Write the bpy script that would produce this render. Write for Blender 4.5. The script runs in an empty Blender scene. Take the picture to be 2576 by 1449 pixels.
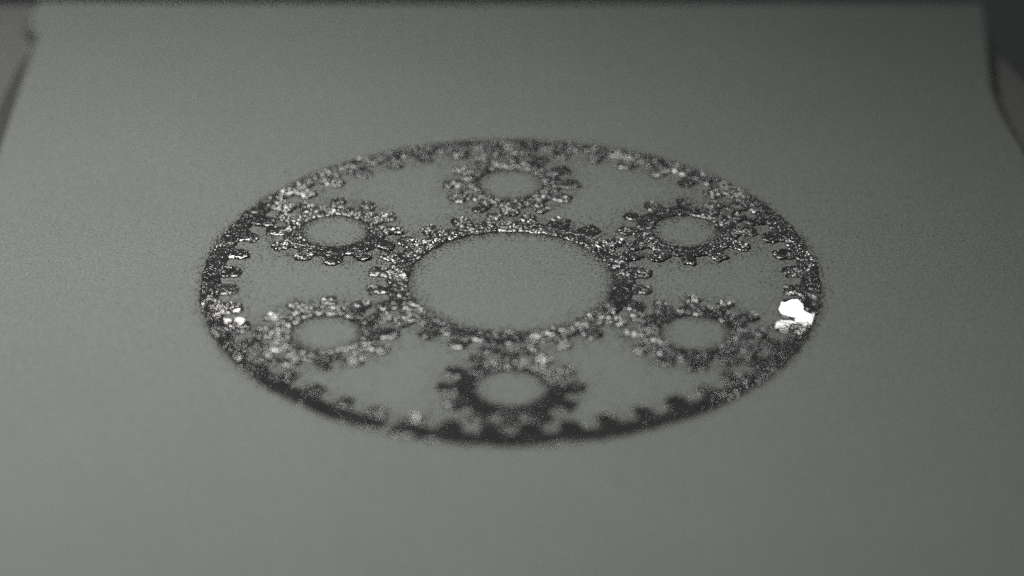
import bpy, math
import numpy as np
from mathutils import Vector, Matrix

# ------------------------------------------------------------------ units
# The scene is laid out in "u": the ring gear's outer radius is 780 u = 30 mm.
S = 0.030 / 780.0
scene = bpy.context.scene
col = scene.collection


def V(x, y, z=0.0):
    return Vector((x * S, y * S, z * S))


# ------------------------------------------------------------------ camera
EL, DIST, FPX = 0.513767, 8989.1, 9017.75
TGT = Vector((3.4, -33.1, 0.0))
CAM = TGT + Vector((0, -math.cos(EL), math.sin(EL))) * DIST
cam_d = bpy.data.cameras.new('camera')
cam = bpy.data.objects.new('camera', cam_d)
col.objects.link(cam)
cam.location = V(*CAM)
cam.rotation_euler = (math.pi / 2 - EL, 0, 0)
cam_d.sensor_width = 36.0
cam_d.lens = 36.0 * FPX / 2576.0
cam_d.clip_start = 0.01
cam_d.clip_end = 20.0
cam_d.dof.use_dof = True
FOCUS = Vector((0, 150, 0))
cam_d.dof.focus_distance = ((FOCUS - CAM).dot((TGT - CAM).normalized())) * S
APERTURE = 290 * S                                   # lens opening, metres
cam_d.dof.aperture_fstop = (cam_d.lens / 1000.0) / APERTURE
scene.camera = cam

# ------------------------------------------------------------------ world
world = bpy.data.worlds.new('World')
scene.world = world
world.use_nodes = True
bg = world.node_tree.nodes['Background']
bg.inputs[0].default_value = (0.92, 1.0, 0.98, 1)
bg.inputs[1].default_value = 0.026


# ------------------------------------------------------------------ lamps
def lamp(name, pos, aim, size, radiance, color=(1, 1, 1), shape='DISK', size_y=None):
    """area lamp given by its surface radiance, so its mirror image has that brightness"""
    d = bpy.data.lights.new(name, 'AREA')
    d.shape = shape
    d.size = size * S
    area = math.pi * (size * S / 2) ** 2
    if size_y:
        d.size_y = size_y * S
        area = size * size_y * S * S * (math.pi / 4 if shape == 'ELLIPSE' else 1.0)
    d.energy = radiance * area * math.pi
    d.color = color
    o = bpy.data.objects.new(name, d)
    col.objects.link(o)
    o.location = V(*pos)
    o.rotation_euler = (V(*aim) - V(*pos)).to_track_quat('-Z', 'Y').to_euler()
    return o


def mirror_pos(px, py, t):
    """where a lamp stands whose reflection in the flat foil is seen at plane point (px, py)"""
    p = Vector((px, py, 6.0))
    d = (p - CAM).normalized()
    d.z = -d.z
    return p + d * t


lamp('desk_lamp', (-1130, 150, 3340), (-2950, -2300, 0), 3000, 3.85, (1.0, 0.99, 0.965))
lamp('added_glint_lamp', (-700, 3000, 6000), (0, 0, 0), 3000, 1.0, (0.97, 1.0, 0.99))  # added unseen soft lamp above and behind, gives the crinkled foil more glints
a = mirror_pos(694, -170, 6000)
lamp('bright_lamp', a, (694, -170, 0), 180, 7.5, (1.0, 0.99, 0.97))
a = mirror_pos(-683, -200, 6000)
lamp('small_lamp', a, (-683, -200, 0), 150, 7.5, (1.0, 0.96, 0.95))

# ------------------------------------------------------------------ exposure
scene.view_settings.view_transform = 'Standard'
scene.view_settings.look = 'None'
scene.view_settings.exposure = 0.0
scene.view_settings.gamma = 1.0
scene.view_settings.use_curve_mapping = False
scene.cycles.use_denoising = False
scene.cycles.use_adaptive_sampling = True
scene.cycles.adaptive_threshold = 0.05
scene.cycles.adaptive_min_samples = 16
scene.cycles.sample_clamp_indirect = 4.0
scene.cycles.max_bounces = 5


# ------------------------------------------------------------------ materials
def nodes_of(name):
    m = bpy.data.materials.new(name)
    m.use_nodes = True
    nt = m.node_tree
    return m, nt, nt.nodes['Principled BSDF']


def noise(nt, vec, size_u, detail=3.0, rough=0.55):
    n = nt.nodes.new('ShaderNodeTexNoise')
    n.inputs['Scale'].default_value = 1.0 / (size_u * S)
    n.inputs['Detail'].default_value = detail
    n.inputs['Roughness'].default_value = rough
    nt.links.new(vec, n.inputs['Vector'])
    return n.outputs['Fac']


def ramp(nt, fac, p0, v0, p1, v1):
    r = nt.nodes.new('ShaderNodeMapRange')
    r.inputs['From Min'].default_value = p0
    r.inputs['From Max'].default_value = p1
    r.inputs['To Min'].default_value = v0
    r.inputs['To Max'].default_value = v1
    nt.links.new(fac, r.inputs['Value'])
    return r.outputs['Result']


def mul(nt, a, b):
    m = nt.nodes.new('ShaderNodeMath')
    m.operation = 'MULTIPLY'
    nt.links.new(a, m.inputs[0])
    if isinstance(b, float):
        m.inputs[1].default_value = b
    else:
        nt.links.new(b, m.inputs[1])
    return m.outputs[0]


def paper_material(name, base, specks=True, grain=1.0):
    m, nt, b = nodes_of(name)
    tc = nt.nodes.new('ShaderNodeTexCoord').outputs['Object']
    fine = ramp(nt, noise(nt, tc, 7, 2.0), 0.25, 1 - 0.30 * grain, 0.75, 1 + 0.30 * grain)
    mid = ramp(nt, noise(nt, tc, 26, 3.0), 0.25, 1 - 0.06 * grain, 0.75, 1 + 0.06 * grain)
    big = ramp(nt, noise(nt, tc, 420, 3.0), 0.25, 0.97, 0.75, 1.03)
    f = mul(nt, mul(nt, fine, mid), big)
    if specks:
        vo = nt.nodes.new('ShaderNodeTexVoronoi')
        vo.inputs['Scale'].default_value = 1.0 / (46 * S)
        nt.links.new(tc, vo.inputs['Vector'])
        f = mul(nt, f, ramp(nt, vo.outputs['Distance'], 0.03, 0.62, 0.10, 1.0))
    mix = nt.nodes.new('ShaderNodeVectorMath')
    mix.operation = 'SCALE'
    mix.inputs[0].default_value = base
    nt.links.new(f, mix.inputs['Scale'])
    nt.links.new(mix.outputs[0], b.inputs['Base Color'])
    b.inputs['Roughness'].default_value = 0.9
    b.inputs['Specular IOR Level'].default_value = 0.15
    bp = nt.nodes.new('ShaderNodeBump')
    bp.inputs['Strength'].default_value = 0.05
    bp.inputs['Distance'].default_value = 2.5 * S
    nt.links.new(noise(nt, tc, 9, 3.0), bp.inputs['Height'])
    nt.links.new(bp.outputs[0], b.inputs['Normal'])
    return m


def foil_material():
    m, nt, b = nodes_of('crinkled_foil')
    tc = nt.nodes.new('ShaderNodeTexCoord').outputs['Object']
    b.inputs['Metallic'].default_value = 0.9
    v = ramp(nt, noise(nt, tc, 60, 3.0), 0.3, 0.36, 0.7, 0.55)
    cb = nt.nodes.new('ShaderNodeVectorMath')
    cb.operation = 'SCALE'
    cb.inputs[0].default_value = (1.0, 1.0, 0.985)
    nt.links.new(v, cb.inputs['Scale'])
    nt.links.new(cb.outputs[0], b.inputs['Base Color'])
    at = nt.nodes.new('ShaderNodeAttribute')
    at.attribute_name = 'crinkle'
    rg = mul(nt, ramp(nt, noise(nt, tc, 40, 2.0), 0.3, 0.12, 0.7, 0.26), ramp(nt, at.outputs['Fac'], 0.0, 0.04, 0.55, 1.0))
    nt.links.new(rg, b.inputs['Roughness'])
    bp = nt.nodes.new('ShaderNodeBump')
    nt.links.new(mul(nt, at.outputs['Fac'], 0.6), bp.inputs['Strength'])
    bp.inputs['Distance'].default_value = 0.8 * S
    nt.links.new(noise(nt, tc, 8, 2.0), bp.inputs['Height'])
    nt.links.new(bp.outputs[0], b.inputs['Normal'])
    return m


M_CARD = paper_material('grey_card', (0.393, 0.410, 0.383))
M_TABLE = paper_material('table_top', (0.30, 0.31, 0.295), specks=False)
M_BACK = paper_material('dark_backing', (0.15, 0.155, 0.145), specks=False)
M_FOIL = foil_material()
M_DUST, _nt, _b = nodes_of('toner_dust')
_b.inputs['Base Color'].default_value = (0.05, 0.052, 0.05, 1)
_b.inputs['Roughness'].default_value = 0.5


# ------------------------------------------------------------------ numpy noise
def _hash(ix, iy, seed):
    h = (ix.astype(np.int64) * 374761393 + iy.astype(np.int64) * 668265263 + seed * 1442695041) & 0xFFFFFFFF
    h = ((h ^ (h >> 13)) * 1274126177) & 0xFFFFFFFF
    h = ((h ^ (h >> 16)) * 2246822519) & 0xFFFFFFFF
    return ((h ^ (h >> 15)) & 0xFFFFFF) / float(0xFFFFFF)


def vnoise(x, y, size, seed):
    """smooth value noise, about -1..1, features `size` u across"""
    x = x / size
    y = y / size
    ix, iy = np.floor(x), np.floor(y)
    fx, fy = x - ix, y - iy
    fx = fx * fx * (3 - 2 * fx)
    fy = fy * fy * (3 - 2 * fy)
    a, b = _hash(ix, iy, seed), _hash(ix + 1, iy, seed)
    c, d = _hash(ix, iy + 1, seed), _hash(ix + 1, iy + 1, seed)
    return 2 * ((a * (1 - fx) + b * fx) * (1 - fy) + (c * (1 - fx) + d * fx) * fy) - 1


def sstep(a, b, x):
    t = np.clip((x - a) / (b - a), 0, 1)
    return t * t * (3 - 2 * t)


# ------------------------------------------------------------------ mesh helpers
def mesh_object(name, verts, faces, mat, parent=None, origin=(0, 0, 0), smooth=False):
    me = bpy.data.meshes.new(name)
    me.from_pydata([tuple(v) for v in verts], [], faces)
    if smooth:
        me.polygons.foreach_set('use_smooth', [True] * len(me.polygons))
    me.materials.append(mat)
    me.update()
    o = bpy.data.objects.new(name, me)
    col.objects.link(o)
    o.location = origin
    if parent is not None:
        o.parent = parent
    return o


def tag(o, label=None, category=None, group=None, kind=None):
    for k, v in (('label', label), ('category', category), ('group', group), ('kind', kind)):
        if v:
            o[k] = v
    return o


def slab(name, outline, z0, z1, mat, bevel=3.0):
    """a flat sheet of real thickness from an outline (counter-clockwise, u)"""
    n = len(outline)
    c = np.array(outline, float)
    nxt, prv = np.roll(c, -1, 0), np.roll(c, 1, 0)
    t = nxt - prv
    t /= np.linalg.norm(t, axis=1)[:, None]
    inn = np.stack([-t[:, 1], t[:, 0]], 1)
    rings = [(0, z0)] + [(bevel * (1 - math.cos(a)), z1 - bevel * (1 - math.sin(a))) for a in np.linspace(0, math.pi / 2, 6)]
    vs, fs = [], []
    for off, z in rings:
        q = c + inn * off
        vs += [(p[0] * S, p[1] * S, z * S) for p in q]
    for k in range(len(rings) - 1):
        for i in range(n):
            j = (i + 1) % n
            fs.append((k * n + i, k * n + j, (k + 1) * n + j, (k + 1) * n + i))
    fs.append(tuple(range((len(rings) - 1) * n, len(rings) * n)))
    fs.append(tuple(reversed(range(n))))
    return mesh_object(name, vs, fs, mat)


def dense(pts, step=40):
    out = []
    for i, p in enumerate(pts):
        q = pts[(i + 1) % len(pts)]
        L = math.hypot(q[0] - p[0], q[1] - p[1])
        k = max(1, int(L / step))
        for s in range(k):
            out.append((p[0] + (q[0] - p[0]) * s / k, p[1] + (q[1] - p[1]) * s / k))
    return out


# ------------------------------------------------------------------ the setting
CARD_H = 46.0            # thickness of the grey card; its top is z = 0
T0 = -CARD_H
tbl = slab('table', [(-4000, -5000), (4000, -5000), (4000, 700), (1480, 1130), (1395, 1420), (1372, 1715), (-400, 1750), (-4000, 1760)],
           T0 - 120, T0, M_TABLE, 6.0)
tag(tbl, kind='structure')

right = [(1330, -1900), (1352, -800), (1372, 0), (1380, 400), (1376, 640), (1368, 745), (1350, 840), (1334, 970),
         (1327, 1100), (1336, 1240), (1352, 1420), (1362, 1560), (1366, 1668)]
left = [(-1372, 1690), (-1392, 1600), (-1384, 1520), (-1352, 1452), (-1356, 1330), (-1364, 1040), (-1372, 740),
        (-1380, 300), (-1385, -700), (-1390, -1900)]
top = [(700, 1672), (0, 1670), (-700, 1676)]
right = [(x + 20, y) for x, y in right]
left = [(x - 12, y) for x, y in left]
card = slab('card', dense(right + top + left), T0 + 4, 0.0, M_CARD, 22.0)
tag(card, kind='structure')
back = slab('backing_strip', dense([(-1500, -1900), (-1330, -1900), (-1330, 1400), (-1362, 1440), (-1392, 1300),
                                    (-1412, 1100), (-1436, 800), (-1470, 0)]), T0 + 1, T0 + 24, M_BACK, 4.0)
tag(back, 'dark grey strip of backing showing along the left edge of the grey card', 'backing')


# ------------------------------------------------------------------ gears
TH, LIP = 4.5, 4.5       # foil thickness and the width of its rounded edge
# unwrinkled spots of foil: centre, half sizes, turn, lobes, softness of their border
SMOOTH = [(694, -172, 40, 64, 0.0, 0.24, 1.1), (-699, -206, 9.5, 26, 0.0, 0.0, 0.35),
          (-663, -205, 9.5, 26, 0.0, 0.0, 0.35), (-672, -153, 17, 13, 0.5, 0.0, 0.35)]


def relief(x, y, d, seed):
    """height of the foil at world point (x, y), d = distance to its outline"""
    flat = sstep(-180, -420, y)
    z = (TH - 2.0 * flat) * np.sqrt(1 - (1 - np.clip(d / (LIP - 3.2 * flat), 0, 1)) ** 2)
    m = 0.5 + 0.9 * vnoise(x, y, 95, 11) + 0.35 * vnoise(x, y, 40, 12)
    ang = np.arctan2(y, x)
    rr = np.hypot(x, y)
    m = m + 0.5 * sstep(-120, 60, y) * (1 - sstep(420, 620, y)) * (1 - sstep(640, 680, rr))
    m = np.clip(m, 0.34, 1.2)
    ringside = sstep(640, 680, rr)
    m = m * (1 - 0.78 * ringside * np.exp(-((np.mod(ang, 2 * np.pi) - 3.4) / 0.5) ** 2))
    m = m + 0.3 * sstep(300, 480, y) * sstep(640, 680, rr)
    band = sstep(722, 742, rr)
    patch = np.clip(0.5 + 1.2 * vnoise(x, y, 60, 15), 0, 1)
    m = m * (1 - sstep(-330, -520, y) * (0.9 * band + (1 - band) * (0.82 - 0.42 * patch)))
    keep = np.ones_like(x)
    for cx, cy, ra, rb, turn, lobes, soft in SMOOTH:
        dx, dy = x - cx, y - cy
        dx, dy = dx * math.cos(turn) + dy * math.sin(turn), dy * math.cos(turn) - dx * math.sin(turn)
        q = np.hypot(dx / ra, dy / rb)
        t = np.arctan2(dy / rb, dx / ra)
        q = q / (1 + lobes * (0.6 * np.cos(5 * t + 0.7) + 0.5 * np.cos(3 * t + 2.0) + 0.35 * np.cos(9 * t)))
        keep *= sstep(0.98, 1.0 + soft, q) ** 1.6
    inner = sstep(0, 7, d)
    z = z + keep * inner * m * (1.7 * vnoise(x, y, 16, seed + 1) + 1.5 * vnoise(x, y, 7.5, seed + 2))
    z = z + keep * inner * m * 0.9 * (2 * _hash(np.floor(x * 7), np.floor(y * 7), seed + 3) - 1)
    z = z + inner * (0.02 + 0.98 * keep) * (2.0 - 1.2 * sstep(-330, -520, y)) * vnoise(x, y, 110, seed + 4)
    return z, keep * np.clip(m, 0, 1)


def build_gear(name, cx, cy, N, phase, r_free, r_root, r_tip, seed, label, group=None, wide={}, nick=None):
    """a toothed ring of foil. r_free: the plain edge; r_root, r_tip: the toothed edge"""
    root = bpy.data.objects.new(name, None)
    root.empty_display_size = 0.005
    col.objects.link(root)
    root.location = V(cx, cy, 0)
    tag(root, label, 'gear', group)
    p = 2 * math.pi / N
    sgn = 1.0 if r_tip > r_root else -1.0
    big = r_root if sgn > 0 else r_tip

    def half(s):
        h = p * (0.32 - 0.085 * s) if sgn > 0 else p * (0.30 - 0.07 * s)
        return h * np.sqrt(1 - 0.75 * np.clip((s - 0.72) / 0.28, 0, 1) ** 2)

    # outline of one pitch (tooth in the middle), for the distance to the edge
    s = np.linspace(0, 1, 30)
    rad = r_root + (r_tip - r_root) * s
    h = half(s)
    pts = []
    for k in (-1, 0, 1):
        c = k * p
        pts.append(np.stack([rad, c + h], 1))
        pts.append(np.stack([rad, c - h], 1))
        g = np.linspace(h[0], p - h[0], 24)
        pts.append(np.stack([np.full(24, r_root), c + g], 1))
        e = np.linspace(-h[-1], h[-1], 12)
        pts.append(np.stack([np.full(12, r_tip), c + e], 1))
    pts = np.concatenate(pts)
    ox, oy = pts[:, 0] * np.cos(pts[:, 1]), pts[:, 0] * np.sin(pts[:, 1])

    def f0(th):
        # angle from the middle of the tooth that th lies on
        c = np.round((np.median(th) - phase) / p) * p + phase
        return th - c

    def dist(r, th, w=1.0):
        f = np.mod(th - phase + p / 2, p) - p / 2
        if w != 1.0:
            f = f0(th) / w
        x, y = r * np.cos(f), r * np.sin(f)
        d = np.sqrt(((x[:, None] - ox[None]) ** 2 + (y[:, None] - oy[None]) ** 2).min(1))
        return np.minimum(d, np.abs(r - r_free))

    rng = np.random.default_rng(seed)

    def surface(part, R, TH_, closed, first_inside, jit, w=1.0):
        nr, nt_ = R.shape
        r, th = R.ravel().copy(), TH_.ravel().copy()
        d = dist(r, th, w)
        d[first_inside.ravel()] = np.maximum(d[first_inside.ravel()], 12)
        jr = jit * rng.uniform(-1, 1, r.shape) * sstep(1, 5, d)
        jt = jit * rng.uniform(-1, 1, r.shape) * sstep(1, 5, d) / r
        r2, th2 = r + jr, th + jt
        x, y = r2 * np.cos(th2), r2 * np.sin(th2)
        wx, wy = x + cx, y + cy
        z, crk = relief(wx, wy, d, seed)
        x = x + 1.5 * vnoise(wx, wy, 6, seed + 7) + 4.0 * vnoise(wx, wy, 14, seed + 8) + 2.4 * vnoise(wx, wy, 30, seed + 9)
        y = y + 1.5 * vnoise(wx, wy, 6, seed + 17) + 4.0 * vnoise(wx, wy, 14, seed + 18) + 2.4 * vnoise(wx, wy, 30, seed + 19)
        vs = np.stack([x, y, z + 0.6], 1) * S
        # foot of the edge on the card
        fs = []
        idx = np.arange(nr * nt_).reshape(nr, nt_)
        cols = nt_ if closed else nt_ - 1
        for i in range(nr - 1):
            for j in range(cols):
                a, b = idx[i, j], idx[i, (j + 1) % nt_]
                c, e = idx[i + 1, (j + 1) % nt_], idx[i + 1, j]
                if (i + j) % 2:
                    fs += [(a, b, c), (a, c, e)]
                else:
                    fs += [(a, b, e), (b, c, e)]
        if nick and closed:
            ca = np.degrees(np.arctan2(y, x)) % 360
            out = (np.abs(ca - nick + 0.02 * (r - 755)) < 0.55) & (r > 722)
            fs = [f for f in fs if not out[list(f)].any()]
        if (R[-1, 0] < R[0, 0]):
            fs = [f[::-1] for f in fs]
        fs = [f[::-1] for f in fs]
        o = mesh_object(part, vs, fs, M_FOIL, root)
        at = o.data.attributes.new('crinkle', 'FLOAT', 'POINT')
        at.data.foreach_set('value', crk.astype(np.float32))
        return o

    step = 3.1
    r_in, r_out = min(r_free, r_root), max(r_free, r_root)
    nr = int((r_out - r_in) / step) + 2
    nth = int(2 * math.pi * (r_in + r_out) / 2 / step / N + 0.5) * N
    # denser rows at both edges, for the rounded rim
    rows = np.concatenate([[r_in, r_in + 0.8, r_in + 2.2], np.linspace(r_in + 4.5, r_out - 4.5, nr),
                           [r_out - 2.2, r_out - 0.8, r_out]])
    th = np.linspace(0, 2 * math.pi, nth, endpoint=False) + phase
    R, T = np.meshgrid(rows, th, indexing='ij')
    surface('rim', R, T, True, np.zeros(R.shape, bool), 1.3)
    # the teeth, each a piece of its own that grows out of the rim
    ns = int(abs(r_tip - r_root) / step) + 2
    srow = np.concatenate([[-3.0 / abs(r_tip - r_root)], np.linspace(0, 1 - 5.0 / abs(r_tip - r_root), ns),
                           [1 - 2.5 / abs(r_tip - r_root), 1 - 0.9 / abs(r_tip - r_root), 1.0]])
    w = 2 * p * 0.25 * big
    ncol = int(w / step) + 1
    e = 0.8 / (w / 2)
    tcol = np.concatenate([[-1, -1 + e, -1 + 3 * e], np.linspace(-1 + 6 * e, 1 - 6 * e, ncol), [1 - 3 * e, 1 - e, 1]])
    for k in range(N):
        SS, TT = np.meshgrid(srow, tcol, indexing='ij')
        grow = 1 + 0.13 * rng.uniform(-1, 1)
        R = r_root + (r_tip - r_root) * SS * np.where(SS > 0, 1 + 0.09 * rng.uniform(-1, 0.6), 1)
        H = half(np.clip(SS, 0, 1)) * wide.get(k, grow)
        T = phase + k * p + TT * H
        surface('tooth', R, T, False, SS < 0.0, 1.0, wide.get(k, grow))
    return root


build_gear('ring_gear', 0, 0, 48, math.radians(3.75), 780, 729, 680, 100,
           'large outer ring gear of dark silvery foil with teeth pointing inward', wide={46: 2.1, 45: 1.0, 26: 1.5}, nick=247.5)
build_gear('sun_gear', 0, 0, 24, math.radians(7.5), 258, 314, 361, 200,
           'central foil sun gear with the big round hole, inside the six small gears')
ORBIT = 522.7
for k, (ang, lab) in enumerate((
        (90, 'small foil planet gear at the far side, straight behind the central gear'),
        (30, 'small foil planet gear at upper right of the central gear, sharply in focus'),
        (150, 'small foil planet gear at upper left of the central gear, full of bright glints'),
        (210, 'small blurred foil planet gear at lower left, beside the pair of small reflections'),
        (330, 'small foil planet gear at lower right, beside the big white glare'),
        (270, 'small out-of-focus dark planet gear nearest the camera, below the central gear'))):
    A = math.radians(ang)
    build_gear('planet_gear', ORBIT * math.cos(A), ORBIT * math.sin(A), 12, 0.0, 87, 135, 180, 300 + 37 * k,
               lab, 'six planet gears around the central gear')

# ------------------------------------------------------------------ toner dust round the gears
rng = np.random.default_rng(5)
dv, df = [], []


def flake(x, y, r):
    n = len(dv)
    a0 = rng.uniform(0, 6.28)
    k = 5
    for i in range(k):
        q = a0 + 2 * math.pi * i / k
        rr = r * rng.uniform(0.6, 1.2)
        dv.append((x * S + rr * S * math.cos(q), y * S + rr * S * math.sin(q), 0.3 * S))
    dv.append((x * S, y * S, (0.3 + r * 0.5) * S))
    for i in range(k):
        df.append((n + i, n + (i + 1) % k, n + k))


def near(r0, spread, n, cx=0.0, cy=0.0, lo=0.7, hi=2.2):
    for _ in range(n):
        q = rng.uniform(0, 2 * math.pi)
        r = r0 + spread * rng.exponential(1.0) * (1 if rng.uniform() < 0.5 else -1)
        flake(cx + r * math.cos(q), cy + r * math.sin(q), rng.uniform(lo, hi))


near(785, 7, 5500)
near(700, 30, 11000)
near(255, 12, 5500)
near(340, 28, 6500)
for k in range(6):
    A = math.radians(30 + 60 * k)
    near(85, 9, 1900, ORBIT * math.cos(A), ORBIT * math.sin(A))
    near(165, 22, 3000, ORBIT * math.cos(A), ORBIT * math.sin(A))
for _ in range(500):
    flake(rng.uniform(-1200, 1200), rng.uniform(-1200, 1500), rng.uniform(0.7, 1.9))
for x, y in ((-600, 595), (-664, 330), (-300, 705)):
    flake(x, y, 4.5)
dust = mesh_object('toner_dust', dv, df, M_DUST)
tag(dust, 'fine dark dust specks scattered on the card around the gears', 'dust', kind='stuff')
